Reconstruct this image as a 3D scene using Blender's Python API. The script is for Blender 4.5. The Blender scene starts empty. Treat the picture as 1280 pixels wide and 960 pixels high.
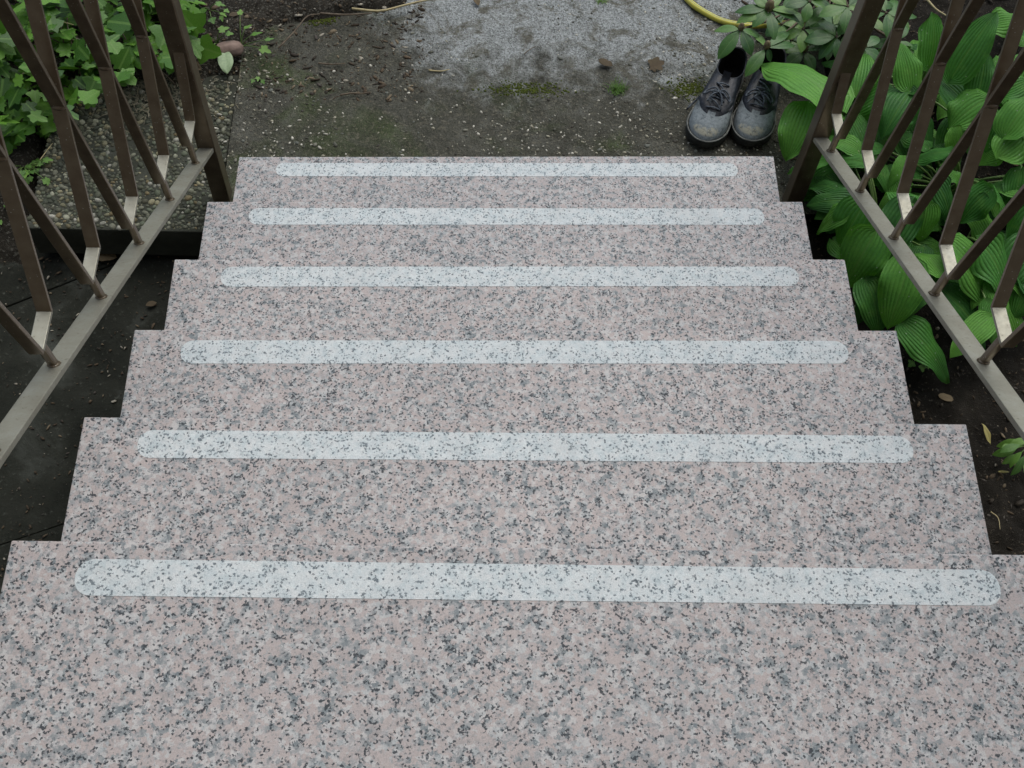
import bpy, bmesh, math, random
import numpy as np
from mathutils import Vector, Matrix, Euler, noise as mnoise

random.seed(7)
rng = np.random.default_rng(7)
scene = bpy.context.scene
col = scene.collection
R = math.radians

# ------------------------------------------------------------------ camera
CAM = Vector((-0.08349, -1.69842, 2.15803))
ROT = Euler((0.509941, -0.035775, -0.013876), 'XYZ')
FPX = 1450.0                                   # focal length in pixels of a 1280 wide picture
cd = bpy.data.cameras.new('camera'); cam = bpy.data.objects.new('camera', cd); col.objects.link(cam)
cam.location = CAM; cam.rotation_euler = ROT
cd.sensor_width = 36; cd.lens = 36 * FPX / 1280; cd.clip_start = 0.02; cd.clip_end = 500
scene.camera = cam

# ------------------------------------------------------------------ sky, sun, exposure
world = bpy.data.worlds.new('World'); scene.world = world; world.use_nodes = True
wn = world.node_tree
sky = wn.nodes.new('ShaderNodeTexSky'); sky.sky_type = 'NISHITA'; sky.sun_disc = False
SUN_EL, SUN_AZ = R(62), R(25)                  # azimuth measured from +Y towards +X
sky.sun_elevation = SUN_EL; sky.sun_rotation = SUN_AZ
sky.air_density = 1.0; sky.dust_density = 4.0; sky.ozone_density = 1.0
bg = wn.nodes['Background']; bg.inputs['Strength'].default_value = 0.13
hs = wn.nodes.new('ShaderNodeHueSaturation'); hs.inputs['Saturation'].default_value = 0.72
tint = wn.nodes.new('ShaderNodeMix'); tint.data_type = 'RGBA'; tint.blend_type = 'MULTIPLY'; tint.inputs[0].default_value = 1.0
tint.inputs[7].default_value = (0.94, 1.0, 1.02, 1)          # flat grey overcast
wn.links.new(sky.outputs[0], hs.inputs['Color']); wn.links.new(hs.outputs[0], tint.inputs[6]); wn.links.new(tint.outputs[2], bg.inputs['Color'])
sd = bpy.data.lights.new('sun', 'SUN'); sd.energy = 1.3; sd.angle = R(70); sd.color = (1.0, 0.985, 0.955)
sun = bpy.data.objects.new('sun', sd); col.objects.link(sun)
sdir = Vector((math.sin(SUN_AZ) * math.cos(SUN_EL), math.cos(SUN_AZ) * math.cos(SUN_EL), math.sin(SUN_EL)))
sun.rotation_euler = sdir.to_track_quat('Z', 'Y').to_euler(); sun.location = (0, 0, 6)
vs = scene.view_settings
scene.display_settings.display_device = 'sRGB'
vs.view_transform = 'Standard'; vs.look = 'None'; vs.gamma = 1; vs.use_curve_mapping = False
vs.exposure = 0.22

# ------------------------------------------------------------------ helpers
RM = ROT.to_matrix()
def at(u, v, z):
    """point at height z seen at photograph position (u, v)"""
    d = RM @ Vector(((u - 640) / FPX, -(v - 480) / FPX, -1.0))
    return CAM + d * ((z - CAM.z) / d.z)

def tag(o, label=None, cat=None, group=None, kind=None):
    if label: o['label'] = label
    if cat: o['category'] = cat
    if group: o['group'] = group
    if kind: o['kind'] = kind
    return o

def empty(name, loc=(0, 0, 0), rot=(0, 0, 0)):
    o = bpy.data.objects.new(name, None); col.objects.link(o)
    o.location = loc; o.rotation_euler = rot; o.empty_display_size = 0.05
    return o

def link(name, me, parent=None, world_built=True):
    o = bpy.data.objects.new(name, me); col.objects.link(o)
    if parent is not None:
        o.parent = parent
        if world_built and parent.type == 'EMPTY':
            o.matrix_parent_inverse = Matrix.Translation(-Vector(parent.location))
    return o

def mesh(name, verts, faces, mat, smooth=False, uv=None):
    me = bpy.data.meshes.new(name)
    me.from_pydata([tuple(v) for v in verts], [], faces)
    me.materials.append(mat)
    if smooth: me.polygons.foreach_set('use_smooth', [True] * len(me.polygons))
    if uv is not None:
        l = me.uv_layers.new(name='UVMap')
        idx = np.empty(len(me.loops), int); me.loops.foreach_get('vertex_index', idx)
        l.data.foreach_set('uv', np.asarray(uv, float)[idx].ravel())
    me.update()
    return me

def mk(name, verts, faces, mat, parent=None, smooth=False, uv=None, world_built=True):
    return link(name, mesh(name, verts, faces, mat, smooth, uv), parent, world_built)

def bm_obj(name, bm, mat, parent=None, smooth=False, world_built=True):
    bmesh.ops.recalc_face_normals(bm, faces=bm.faces)
    me = bpy.data.meshes.new(name); bm.to_mesh(me); bm.free(); me.materials.append(mat)
    if smooth: me.polygons.foreach_set('use_smooth', [True] * len(me.polygons))
    return link(name, me, parent, world_built)

def prism(pts, z0, z1, bevel=0.0, seg=2):
    """closed prism over a polygon (list of (x, y)), bevelled"""
    bm = bmesh.new()
    a = [bm.verts.new((p[0], p[1], z0)) for p in pts]; b = [bm.verts.new((p[0], p[1], z1)) for p in pts]
    n = len(pts)
    bm.faces.new(a[::-1]); bm.faces.new(b)
    for i in range(n): bm.faces.new((a[i], a[(i + 1) % n], b[(i + 1) % n], b[i]))
    if bevel: bmesh.ops.bevel(bm, geom=list(bm.edges), offset=bevel, segments=seg, affect='EDGES', profile=0.6)
    return bm

def bar(p, q, wx, th, bevel=0.001, bm=None):
    """flat bar from p to q lying in a plane x = const: wx wide along x, th thick in that plane"""
    p = Vector(p); q = Vector(q); t = (q - p).normalized()
    x = Vector((1, 0, 0)); x = (x - t * x.dot(t)).normalized(); n = t.cross(x)
    b2 = bmesh.new(); vs_ = []
    for c in (p, q):
        vs_.append([b2.verts.new(c + x * (sx * wx / 2) + n * (sn * th / 2)) for sx, sn in ((-1, -1), (1, -1), (1, 1), (-1, 1))])
    a, b = vs_
    b2.faces.new(a[::-1]); b2.faces.new(b)
    for i in range(4): b2.faces.new((a[i], a[(i + 1) % 4], b[(i + 1) % 4], b[i]))
    bmesh.ops.recalc_face_normals(b2, faces=b2.faces)
    if bevel: bmesh.ops.bevel(b2, geom=list(b2.edges), offset=bevel, segments=2, affect='EDGES', profile=0.6)
    if bm is None: return b2
    me = bpy.data.meshes.new('t'); b2.to_mesh(me); b2.free(); bm.from_mesh(me); bpy.data.meshes.remove(me)
    return bm

def tube(pts, rad, seg=8, close_ends=True):
    """verts, faces of a tube through pts; rad a number or one per point"""
    P = [Vector(p) for p in pts]; n = len(P)
    rr = [rad] * n if not hasattr(rad, '__len__') else rad
    V, F = [], []; ref = Vector((0.13, 0.21, 0.97))
    for i, p in enumerate(P):
        t = (P[min(i + 1, n - 1)] - P[max(i - 1, 0)]).normalized()
        a = t.cross(ref)
        if a.length < 1e-3: a = t.cross(Vector((1, 0, 0)))
        a.normalize(); b = t.cross(a)
        for k in range(seg):
            an = 2 * math.pi * k / seg
            V.append(p + a * (rr[i] * math.cos(an)) + b * (rr[i] * math.sin(an)))
    for i in range(n - 1):
        for k in range(seg):
            F.append((i * seg + k, i * seg + (k + 1) % seg, (i + 1) * seg + (k + 1) % seg, (i + 1) * seg + k))
    if close_ends:
        F.append(tuple(range(seg))[::-1]); F.append(tuple((n - 1) * seg + k for k in range(seg)))
    return V, F

def spline(pts, n):
    """Catmull-Rom resampling"""
    P = [Vector(p) for p in pts]; P = [P[0] * 2 - P[1]] + P + [P[-1] * 2 - P[-2]]
    out = []
    m = len(P) - 3
    for i in range(n):
        s = i / (n - 1) * m; k = min(int(s), m - 1); t = s - k
        a, b, c, d = P[k:k + 4]
        out.append(0.5 * ((2 * b) + (c - a) * t + (2 * a - 5 * b + 4 * c - d) * t * t + (3 * b - a - 3 * c + d) * t ** 3))
    return out

def vnoise(x, y, seed=0):
    x = np.asarray(x, float); y = np.asarray(y, float)
    xi = np.floor(x).astype(np.int64); yi = np.floor(y).astype(np.int64); fx = x - xi; fy = y - yi
    fx = fx * fx * (3 - 2 * fx); fy = fy * fy * (3 - 2 * fy)
    def h(a, b):
        n = (a * 374761393 + b * 668265263 + seed * 1442695041) & 0xffffffff
        n = ((n ^ (n >> 13)) * 1274126177) & 0xffffffff
        return ((n ^ (n >> 16)) & 0xffff) / 65535.0
    return (h(xi, yi) * (1 - fx) + h(xi + 1, yi) * fx) * (1 - fy) + (h(xi, yi + 1) * (1 - fx) + h(xi + 1, yi + 1) * fx) * fy
def fbm(x, y, oct=4, seed=0):
    s = 0; a = .5
    for o in range(oct):
        s = s + a * vnoise(np.asarray(x) * 2 ** o, np.asarray(y) * 2 ** o, seed + o); a *= .5
    return s / (1 - .5 ** oct)          # 0..1, mean .5
def sstep(a, b, x):
    t = np.clip((np.asarray(x, float) - a) / (b - a), 0, 1); return t * t * (3 - 2 * t)

def terrain(name, x0, x1, y0, y1, res, fn, mat, kind='structure'):
    nx = int((x1 - x0) / res) + 1; ny = int((y1 - y0) / res) + 1
    X, Y = np.meshgrid(np.linspace(x0, x1, nx), np.linspace(y0, y1, ny))
    Z = fn(X, Y)
    V = np.stack([X.ravel(), Y.ravel(), Z.ravel()], 1)
    i = np.arange(nx * ny).reshape(ny, nx)
    F = np.stack([i[:-1, :-1].ravel(), i[:-1, 1:].ravel(), i[1:, 1:].ravel(), i[1:, :-1].ravel()], 1)
    me = bpy.data.meshes.new(name)
    me.vertices.add(len(V)); me.vertices.foreach_set('co', V.ravel())
    me.loops.add(F.size); me.loops.foreach_set('vertex_index', F.ravel())
    me.polygons.add(len(F)); me.polygons.foreach_set('loop_start', np.arange(len(F)) * 4)
    me.polygons.foreach_set('use_smooth', np.ones(len(F), bool))
    me.update(calc_edges=True); me.validate(); me.materials.append(mat)
    o = link(name, me); o['kind'] = kind
    return o

def ico(sub):
    bm = bmesh.new(); bmesh.ops.create_icosphere(bm, subdivisions=sub, radius=1.0)
    V = np.array([v.co[:] for v in bm.verts]); F = np.array([[v.index for v in f.verts] for f in bm.faces]); bm.free()
    return V, F
ICO = {1: ico(1), 2: ico(2)}
def scatter(name, P, sx, sy, sz, mat, parent=None, sub=1, smooth=True, tilt=.25, jitter=.18):
    """many little stones as ONE mesh; P (n,3), half sizes arrays"""
    V0, F0 = ICO[sub]; n = len(P); m = len(V0)
    V = np.repeat(V0[None], n, 0) * (1 + rng.uniform(-jitter, jitter, (n, m, 1)))
    V = V * np.stack([sx, sy, sz], 1)[:, None, :]
    a = rng.uniform(0, 2 * np.pi, n); c, s = np.cos(a), np.sin(a)
    b = rng.normal(0, tilt, n); cb, sb = np.cos(b), np.sin(b)
    x = V[..., 0]; y = V[..., 1] * cb[:, None] - V[..., 2] * sb[:, None]; z = V[..., 1] * sb[:, None] + V[..., 2] * cb[:, None]
    V = np.stack([x * c[:, None] - y * s[:, None], x * s[:, None] + y * c[:, None], z], 2) + P[:, None, :]
    F = (F0[None] + (np.arange(n) * m)[:, None, None]).reshape(-1, 3)
    V = V.reshape(-1, 3)
    me = bpy.data.meshes.new(name)
    me.vertices.add(len(V)); me.vertices.foreach_set('co', V.ravel())
    me.loops.add(F.size); me.loops.foreach_set('vertex_index', F.ravel())
    me.polygons.add(len(F)); me.polygons.foreach_set('loop_start', np.arange(len(F)) * 3)
    if smooth: me.polygons.foreach_set('use_smooth', np.ones(len(F), bool))
    me.update(calc_edges=True); me.materials.append(mat)
    o = link(name, me, parent); o['kind'] = 'stuff'
    return o

# ------------------------------------------------------------------ materials
class NT:
    def __init__(s, name):
        s.m = bpy.data.materials.new(name); s.m.use_nodes = True; s.t = s.m.node_tree
        s.b = s.t.nodes['Principled BSDF']; s.out = s.t.nodes['Material Output']
    def n(s, typ, **kw):
        nd = s.t.nodes.new('ShaderNode' + typ)
        for k, v in kw.items():
            if k == 'inp':
                for a, b in v.items():
                    s.put(nd.inputs[a], b)
            else: setattr(nd, k, v)
        return nd
    def put(s, sock, v):
        if isinstance(v, bpy.types.NodeSocket): s.t.links.new(v, sock)
        elif isinstance(v, (tuple, list)) and len(v) == 3 and sock.type == 'RGBA': sock.default_value = (*v, 1)
        else: sock.default_value = v
    def co(s, kind='Object'): return s.n('TexCoord').outputs[kind]
    def noise(s, vec, scale, detail=3, rough=.55, dist=0.0, out='Fac'):
        return s.n('TexNoise', inp={'Vector': vec, 'Scale': scale, 'Detail': detail, 'Roughness': rough, 'Distortion': dist}).outputs[out]
    def vor(s, vec, scale, out='Color', feature='F1', rnd=1.0):
        return s.n('TexVoronoi', feature=feature, inp={'Vector': vec, 'Scale': scale, 'Randomness': rnd}).outputs[out]
    def ramp(s, fac, stops, interp='LINEAR'):
        r = s.n('ValToRGB'); r.color_ramp.interpolation = interp
        e = r.color_ramp.elements
        while len(e) < len(stops): e.new(0.5)
        for k, (p, c) in zip(e, stops):
            k.position = p; k.color = (*c, 1) if hasattr(c, '__len__') else (c, c, c, 1)
        s.put(r.inputs[0], fac); return r.outputs[0]
    def mix(s, fac, a, b, mode='MIX'):
        m = s.n('Mix', data_type='RGBA', blend_type=mode)
        s.put(m.inputs[0], fac); s.put(m.inputs[6], a); s.put(m.inputs[7], b); return m.outputs[2]
    def math(s, op, a, b=0.0, c=0.0, clamp=False):
        m = s.n('Math', operation=op, use_clamp=clamp); s.put(m.inputs[0], a); s.put(m.inputs[1], b); s.put(m.inputs[2], c); return m.outputs[0]
    def vmath(s, op, a, b):
        m = s.n('VectorMath', operation=op); s.put(m.inputs[0], a); s.put(m.inputs[1], b); return m.outputs[0]
    def sep(s, v): return s.n('SeparateXYZ', inp={0: v}).outputs
    def sepc(s, v): return s.n('SeparateColor', inp={0: v}).outputs
    def rng(s, v, a, b, c=0.0, d=1.0):
        return s.n('MapRange', interpolation_type='SMOOTHSTEP', inp={0: v, 1: a, 2: b, 3: c, 4: d}).outputs[0]
    def bump(s, h, strength=.3, dist=.002, normal=None):
        b = s.n('Bump', inp={'Height': h, 'Strength': strength, 'Distance': dist})
        if normal: s.put(b.inputs['Normal'], normal)
        s.put(s.b.inputs['Normal'], b.outputs[0]); return b.outputs[0]
    def set(s, **kw):
        names = dict(color='Base Color', rough='Roughness', metal='Metallic', spec='Specular IOR Level', coat='Coat Weight', coatr='Coat Roughness', sss='Subsurface Weight')
        for k, v in kw.items(): s.put(s.b.inputs[names[k]], v)
        return s.m

def granite(name, strip=False):
    g = NT(name); co = g.co()
    def warped(scale, amt):
        o = g.n('VectorMath', operation='SCALE', inp={0: g.vmath('SUBTRACT', g.noise(co, scale, 2, .6, out='Color'), (.5, .5, .5))}); o.inputs[3].default_value = amt
        return g.vmath('ADD', co, o.outputs[0])
    cw = warped(360, .0075)
    bs = g.sepc(g.vor(cw, 175))                                  # feldspar and quartz grains
    cl = g.noise(co, 62, 4, .62)                                 # clusters
    sel = g.math('ADD', g.math('MULTIPLY', bs[0], .50), g.math('MULTIPLY', cl, .85))
    base = g.ramp(sel, [(0, (.19, .225, .24)), (.42, (.225, .255, .265)), (.52, (.345, .355, .355)), (.60, (.445, .425, .418)), (.70, (.472, .418, .400)), (.90, (.485, .428, .405))])
    base = g.mix(g.math('MULTIPLY', g.rng(bs[1], .70, .76), .55), base, (.60, .61, .60))     # white grains
    fine = g.noise(co, 640, 3, .7)
    base = g.mix(g.rng(fine, .35, .68), g.mix(1.0, base, (.78, .80, .81), 'MULTIPLY'), base)
    sm = g.sepc(g.vor(warped(700, .0034), 430))
    mica = g.math('ADD', sm[0], g.math('MULTIPLY', g.math('SUBTRACT', .5, cl), .85))
    dark = g.rng(mica, .82, .93)
    grey = g.rng(mica, .66, .84)
    base = g.mix(g.math('MULTIPLY', grey, .50), base, (.15, .175, .19))
    base = g.mix(g.math('MULTIPLY', dark, .88), base, (.024, .030, .038))
    base = g.mix(g.math('MULTIPLY', g.rng(g.noise(co, 34, 5, .7), .53, .66), .42), base, g.mix(1.0, base, (.58, .66, .69), 'MULTIPLY'))   # soft grey clouds
    worn_or_lit = g.noise(co, 3.0, 4, .6)
    base = g.mix(1.0, base, g.ramp(worn_or_lit, [(.3, (.84, .83, .83)), (.7, (.98, .96, .955))]), 'MULTIPLY')
    base = g.mix(1.0, base, g.ramp(g.n('ObjectInfo').outputs['Random'], [(0, (.93, .94, .95)), (1, (1.03, 1.01, 1.0))]), 'MULTIPLY')
    if strip:
        fleck = g.math('MULTIPLY', g.rng(mica, .74, .90), g.rng(sm[1], .18, .30))
        base = g.mix(.64, base, g.mix(g.rng(fine, .3, .72), (.54, .60, .61), (.72, .765, .765)))
        base = g.mix(g.math('MULTIPLY', fleck, .85), base, (.040, .050, .062))
        base = g.mix(g.math('MULTIPLY', g.rng(cl, .38, .62, 1.0, 0.0), .25), base, (.36, .43, .46))
        base = g.mix(g.math('MULTIPLY', g.rng(g.noise(co, 9, 4, .65), .50, .70), .22), base, (.42, .42, .41))   # worn spots
        g.bump(fine, .5, .0012); return g.set(color=base, rough=.85, spec=.2)
    g.bump(g.math('ADD', g.math('MULTIPLY', fine, .6), bs[2]), .10, .0006)
    return g.set(color=base, rough=.55, spec=.22)
M = {}
M['granite'] = granite('granite'); M['strip'] = granite('blasted_granite', True)

g = NT('bronze_paint'); co = g.co()
n1 = g.noise(co, 40, 4, .6)
g.bump(g.noise(co, 500, 2), .12, .0006)
spk = g.rng(g.vor(co, 210, 'Distance'), .12, .2, 1.0, 0.0)
spk = g.math('MULTIPLY', spk, g.rng(g.sepc(g.vor(co, 210))[0], .78, .8))
c = g.ramp(n1, [(.3, (.122, .090, .058)), (.7, (.176, .138, .092))])
g.set(color=g.mix(g.math('MULTIPLY', spk, .7), c, (.45, .43, .38)), metal=.62, rough=g.ramp(n1, [(.3, .30), (.7, .40)]), coat=.2, coatr=.2)
M['iron'] = g.m
g = NT('sky_lit_dusty_paint'); co = g.co()                      # rail and foot bars: sky sheen put into a lighter colour, plus dust
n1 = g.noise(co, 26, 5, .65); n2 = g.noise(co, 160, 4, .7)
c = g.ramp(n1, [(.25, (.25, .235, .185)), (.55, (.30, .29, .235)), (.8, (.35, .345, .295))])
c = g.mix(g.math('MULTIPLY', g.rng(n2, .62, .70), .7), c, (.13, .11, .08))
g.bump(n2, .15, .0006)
M['worn_or_lit'] = g.set(color=c, metal=.55, rough=g.ramp(n2, [(.3, .38), (.7, .6)]), spec=.4)

g = NT('rough_concrete'); co = g.co()
g.bump(g.noise(co, 60, 5), .5, .006)
M['core'] = g.set(color=g.ramp(g.noise(co, 9, 5), [(.3, (.10, .095, .085)), (.7, (.19, .18, .16))]), rough=.9)

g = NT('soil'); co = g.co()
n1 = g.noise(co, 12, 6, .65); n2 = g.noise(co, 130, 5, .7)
c = g.ramp(n1, [(.3, (.010, .009, .007)), (.55, (.022, .019, .015)), (.75, (.042, .037, .029))])  # colour darkened overall for the shade of the right-hand bed
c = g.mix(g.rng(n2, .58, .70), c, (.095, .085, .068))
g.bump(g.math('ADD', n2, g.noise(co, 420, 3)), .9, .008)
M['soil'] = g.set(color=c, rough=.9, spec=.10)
g = NT('dry_soil'); co = g.co()
n1 = g.noise(co, 14, 6, .65); n2 = g.noise(co, 150, 5, .7); ag = g.sepc(g.vor(co, 240))
c = g.ramp(n1, [(.3, (.024, .021, .016)), (.55, (.048, .043, .034)), (.75, (.080, .072, .058))])
c = g.mix(g.rng(n2, .58, .70), c, (.12, .11, .09))
c = g.mix(g.math('MULTIPLY', g.rng(ag[0], .80, .88), .5), c, (.20, .19, .16))
g.bump(g.math('ADD', n2, g.noise(co, 420, 3)), 1.0, .010)
M['dry_soil'] = g.set(color=c, rough=.95, spec=.10)

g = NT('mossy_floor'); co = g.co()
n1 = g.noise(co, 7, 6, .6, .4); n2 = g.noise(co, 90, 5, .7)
c = g.ramp(n1, [(.3, (.008, .009, .006)), (.52, (.020, .021, .016)), (.72, (.060, .064, .055))])  # overall tone lowered to stand in for shade beside the stairs
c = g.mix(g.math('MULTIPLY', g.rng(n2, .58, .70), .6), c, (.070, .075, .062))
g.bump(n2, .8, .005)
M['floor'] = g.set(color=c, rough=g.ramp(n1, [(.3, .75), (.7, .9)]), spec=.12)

# weathered path: pale concrete, overgrown by dirt and algae along its edges
g = NT('weathered_path'); co = g.co(); xyz = g.sep(co)
nA = g.noise(co, 4.2, 6, .62, .5); nB = g.noise(co, 17, 6, .68, .6); nC = g.noise(co, 130, 4, .7); nD = g.noise(co, 420, 2, .6)
dx = g.math('ABSOLUTE', g.math('SUBTRACT', xyz[0], .17))
clean = g.math('SUBTRACT', g.math('MULTIPLY', g.math('SUBTRACT', xyz[1], .375), 3.4), g.math('MULTIPLY', g.math('MAXIMUM', g.math('SUBTRACT', dx, .36), 0.0), 6.0))
clean = g.math('ADD', clean, g.math('ADD', g.math('MULTIPLY', g.math('SUBTRACT', nA, .5), 1.5), g.math('MULTIPLY', g.math('SUBTRACT', nB, .5), 1.9)))
cf = g.rng(clean, -.34, .62)
agg = g.sepc(g.vor(g.vmath('ADD', co, (0.0, 0.0, 0.0)), 175)); agg2 = g.sepc(g.vor(co, 330))
dirt = g.ramp(nB, [(.26, (.044, .043, .034)), (.5, (.078, .077, .062)), (.74, (.125, .123, .104))])
dirt = g.mix(g.rng(nA, .48, .66), dirt, g.mix(1.0, dirt, (.72, .92, .52), 'MULTIPLY'))
dirt = g.mix(g.math('MULTIPLY', g.rng(agg[0], .62, .80), g.rng(nC, .42, .60, 0.0, .55)), dirt, (.17, .155, .115))
dirt = g.mix(g.math('MULTIPLY', g.rng(agg2[1], .66, .78), .45), dirt, (.022, .021, .016))
pale = g.ramp(nC, [(.3, (.155, .165, .16)), (.5, (.275, .29, .285)), (.75, (.42, .44, .435))])
pale = g.mix(g.math('MULTIPLY', g.rng(agg2[0], .62, .78), .55), pale, (.46, .48, .47))
pale = g.mix(g.math('MULTIPLY', g.rng(agg2[1], .70, .80), .6), pale, (.07, .072, .066))
nE = g.noise(co, 11, 6, .7, .8)
pale = g.mix(g.math('MULTIPLY', g.rng(nE, .49, .63), .85), pale, g.mix(g.rng(agg[1], .4, .7), (.075, .068, .048), (.125, .115, .085)))
c = g.mix(cf, dirt, pale)
c = g.mix(g.math('MULTIPLY', g.rng(nD, .66, .76), .40), c, (.30, .29, .25))
g.bump(g.math('ADD', nC, g.math('MULTIPLY', nD, .7)), 1.0, .006)
M['path'] = g.set(color=c, rough=.9, spec=.10)

def stones_mat(name, stops, rough=.6, moss=0.0):
    g = NT(name); ri = g.n('NewGeometry').outputs['Random Per Island']; co = g.co()
    c = g.ramp(ri, stops, 'CONSTANT')
    nn = g.noise(co, 260, 3)
    c = g.mix(1.0, c, g.ramp(nn, [(.3, .7), (.7, 1.12)]), 'MULTIPLY')
    if moss: c = g.mix(g.math('MULTIPLY', g.rng(g.noise(co, 19, 5, .65), .40, .62), moss), c, (.050, .056, .034))
    return g.set(color=c, rough=rough, spec=.25)
M['pebbles'] = stones_mat('pebble_stone', [(0, (.085, .088, .062)), (.16, (.15, .15, .11)), (.32, (.045, .050, .038)), (.46, (.23, .21, .13)), (.56, (.11, .125, .085)), (.70, (.27, .27, .20)), (.77, (.07, .068, .045)), (.89, (.16, .125, .065)), (.95, (.33, .32, .27))], .7, .6)
M['grit'] = stones_mat('grit_stone', [(0, (.08, .08, .06)), (.2, (.16, .155, .12)), (.38, (.30, .28, .21)), (.5, (.12, .125, .105)), (.66, (.38, .36, .30)), (.78, (.05, .045, .035)), (.90, (.55, .52, .44))])
M['litter'] = stones_mat('litter_bits', [(0, (.05, .036, .022)), (.3, (.09, .065, .04)), (.5, (.035, .028, .02)), (.7, (.16, .125, .08)), (.85, (.07, .06, .05)), (.94, (.32, .29, .23))], .8)
g = NT('slab_mortar'); co = g.co()
g.bump(g.noise(co, 160, 4), .6, .003)
M['mortar'] = g.set(color=g.ramp(g.noise(co, 11, 5), [(.3, (.026, .028, .021)), (.6, (.050, .052, .041)), (.8, (.085, .085, .07))]), rough=.95, spec=.1)

def leaf_mat(name, dark, mid, light, rough=.42, veins=0, trans=.22, vein_col=None, spec=.5, tint=1.0):
    g = NT(name); uvs = g.sep(g.co('UV')); rnd = g.n('ObjectInfo').outputs['Random']; co = g.co()
    n1 = g.noise(co, 28, 3); n2 = g.noise(co, 210, 3)
    f = g.math('ADD', g.math('MULTIPLY', rnd, .62), g.math('MULTIPLY', n1, .42))
    c = g.ramp(f, [(.12, dark), (.5, mid), (.88, light)])
    c = g.mix(1.0, c, g.ramp(n2, [(.3, .86), (.7, 1.1)]), 'MULTIPLY')
    rib = g.rng(g.math('ABSOLUTE', g.math('SUBTRACT', uvs[0], .5)), .008, .03, 1.0, 0.0)
    if veins:
        w = g.math('SINE', g.math('MULTIPLY', g.math('SUBTRACT', uvs[0], .5), veins * 2 * math.pi))
        w = g.math('ABSOLUTE', w)
        v = g.rng(w, 0.0, .35, 1.0, 0.0)
        c = g.mix(g.math('MULTIPLY', v, .34), c, g.mix(1.0, c, (.55, .62, .62), 'MULTIPLY'))
        g.bump(g.math('ADD', g.math('MULTIPLY', w, 1.0), g.math('MULTIPLY', n2, .25)), .75, .0022)
    else:
        g.bump(g.math('ADD', n1, g.math('MULTIPLY', n2, .4)), .35, .002)
    c = g.mix(g.math('MULTIPLY', rib, .5), c, vein_col or light)
    if veins:                                               # water drops and nibbled spots
        vd = g.n('TexVoronoi', inp={'Vector': co, 'Scale': 95.0})
        dr = g.math('MULTIPLY', g.rng(vd.outputs['Distance'], .10, .18, 1.0, 0.0), g.rng(g.sepc(vd.outputs['Color'])[0], .80, .82))
        c = g.mix(g.math('MULTIPLY', dr, .55), c, (.42, .50, .38))
        c = g.mix(g.math('MULTIPLY', g.rng(g.noise(co, 13, 4, .6), .55, .72), .35), c, (.16, .33, .06))
    g.set(color=c, rough=rough, spec=spec)
    tr = g.n('BsdfTranslucent'); g.put(tr.inputs[0], g.mix(1.0, c, (1.15, 1.25, .55), 'MULTIPLY'))
    mx = g.n('MixShader'); mx.inputs[0].default_value = trans
    g.t.links.new(g.b.outputs[0], mx.inputs[1]); g.t.links.new(tr.outputs[0], mx.inputs[2]); g.t.links.new(mx.outputs[0], g.out.inputs[0])
    return g.m
M['hosta'] = leaf_mat('hosta_leaf', (.026, .100, .022), (.064, .215, .034), (.125, .320, .046), .46, 5.5, .30, (.13, .28, .06), .28)
M['ivy'] = leaf_mat('ivy_leaf', (.016, .050, .008), (.058, .155, .017), (.125, .275, .034), .34, 0, .24, (.15, .27, .06), .32)
M['rhodo'] = leaf_mat('rhododendron_leaf', (.026, .075, .022), (.060, .150, .034), (.130, .240, .050), .36, 0, .2, (.15, .24, .08), .4)
M['weed'] = leaf_mat('weed_leaf', (.045, .12, .018), (.095, .22, .030), (.16, .30, .05), .5, 0, .25)
M['grass'] = leaf_mat('grass_blade', (.07, .15, .02), (.11, .23, .03), (.17, .30, .05), .55, 0, .25)
M['pale_leaf'] = leaf_mat('pale_green_leaf', (.13, .21, .10), (.19, .28, .14), (.26, .35, .19), .55, 0, .15)
M['dead_leaf'] = leaf_mat('dead_leaf', (.055, .040, .022), (.115, .085, .048), (.20, .15, .085), .75, 0, .12, (.07, .045, .025), .3)
M['yellow_leaf'] = leaf_mat('yellowing_leaf', (.15, .14, .04), (.24, .21, .06), (.33, .28, .09), .6, 0, .15)
def plain(name, a, b, scale=30, rough=.6, spec=.4, bump=.3, bd=.002):
    g = NT(name); co = g.co(); n = g.noise(co, scale, 4)
    g.bump(n, bump, bd)
    return g.set(color=g.ramp(n, [(.3, a), (.7, b)]), rough=rough, spec=spec)
M['stalk'] = plain('leaf_stalk', (.07, .13, .03), (.12, .19, .05), 60, .5)
M['wood'] = plain('dry_twig', (.07, .05, .032), (.14, .11, .075), 90, .8)
M['straw_dull'] = plain('dull_straw', (.10, .088, .06), (.21, .19, .14), 60, .9, .1)
M['straw'] = plain('dry_straw', (.30, .24, .12), (.42, .36, .2), 90, .7)
M['bud'] = plain('bud_scales', (.06, .03, .028), (.20, .17, .08), 130, .6, bump=.8)
M['stone'] = plain('pink_stone', (.15, .10, .08), (.25, .18, .145), 40, .8, bump=.6, bd=.004)
M['moss'] = plain('moss', (.03, .045, .008), (.085, .10, .02), 220, .95, .1, .9, .004)

g = NT('yellow_hose'); uvs = g.sep(g.co('UV'))
st = g.math('FRACT', g.math('MULTIPLY', uvs[0], 3.0))
line = g.rng(g.math('ABSOLUTE', g.math('SUBTRACT', st, .5)), .06, .10, 1.0, 0.0)
dirtn = g.noise(g.co(), 30, 4)
c = g.mix(line, (.52, .47, .065), (.17, .20, .05))
M['hose'] = g.set(color=g.mix(g.math('MULTIPLY', g.rng(dirtn, .5, .75), .5), c, (.2, .19, .1)), rough=.42, spec=.5)

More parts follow.
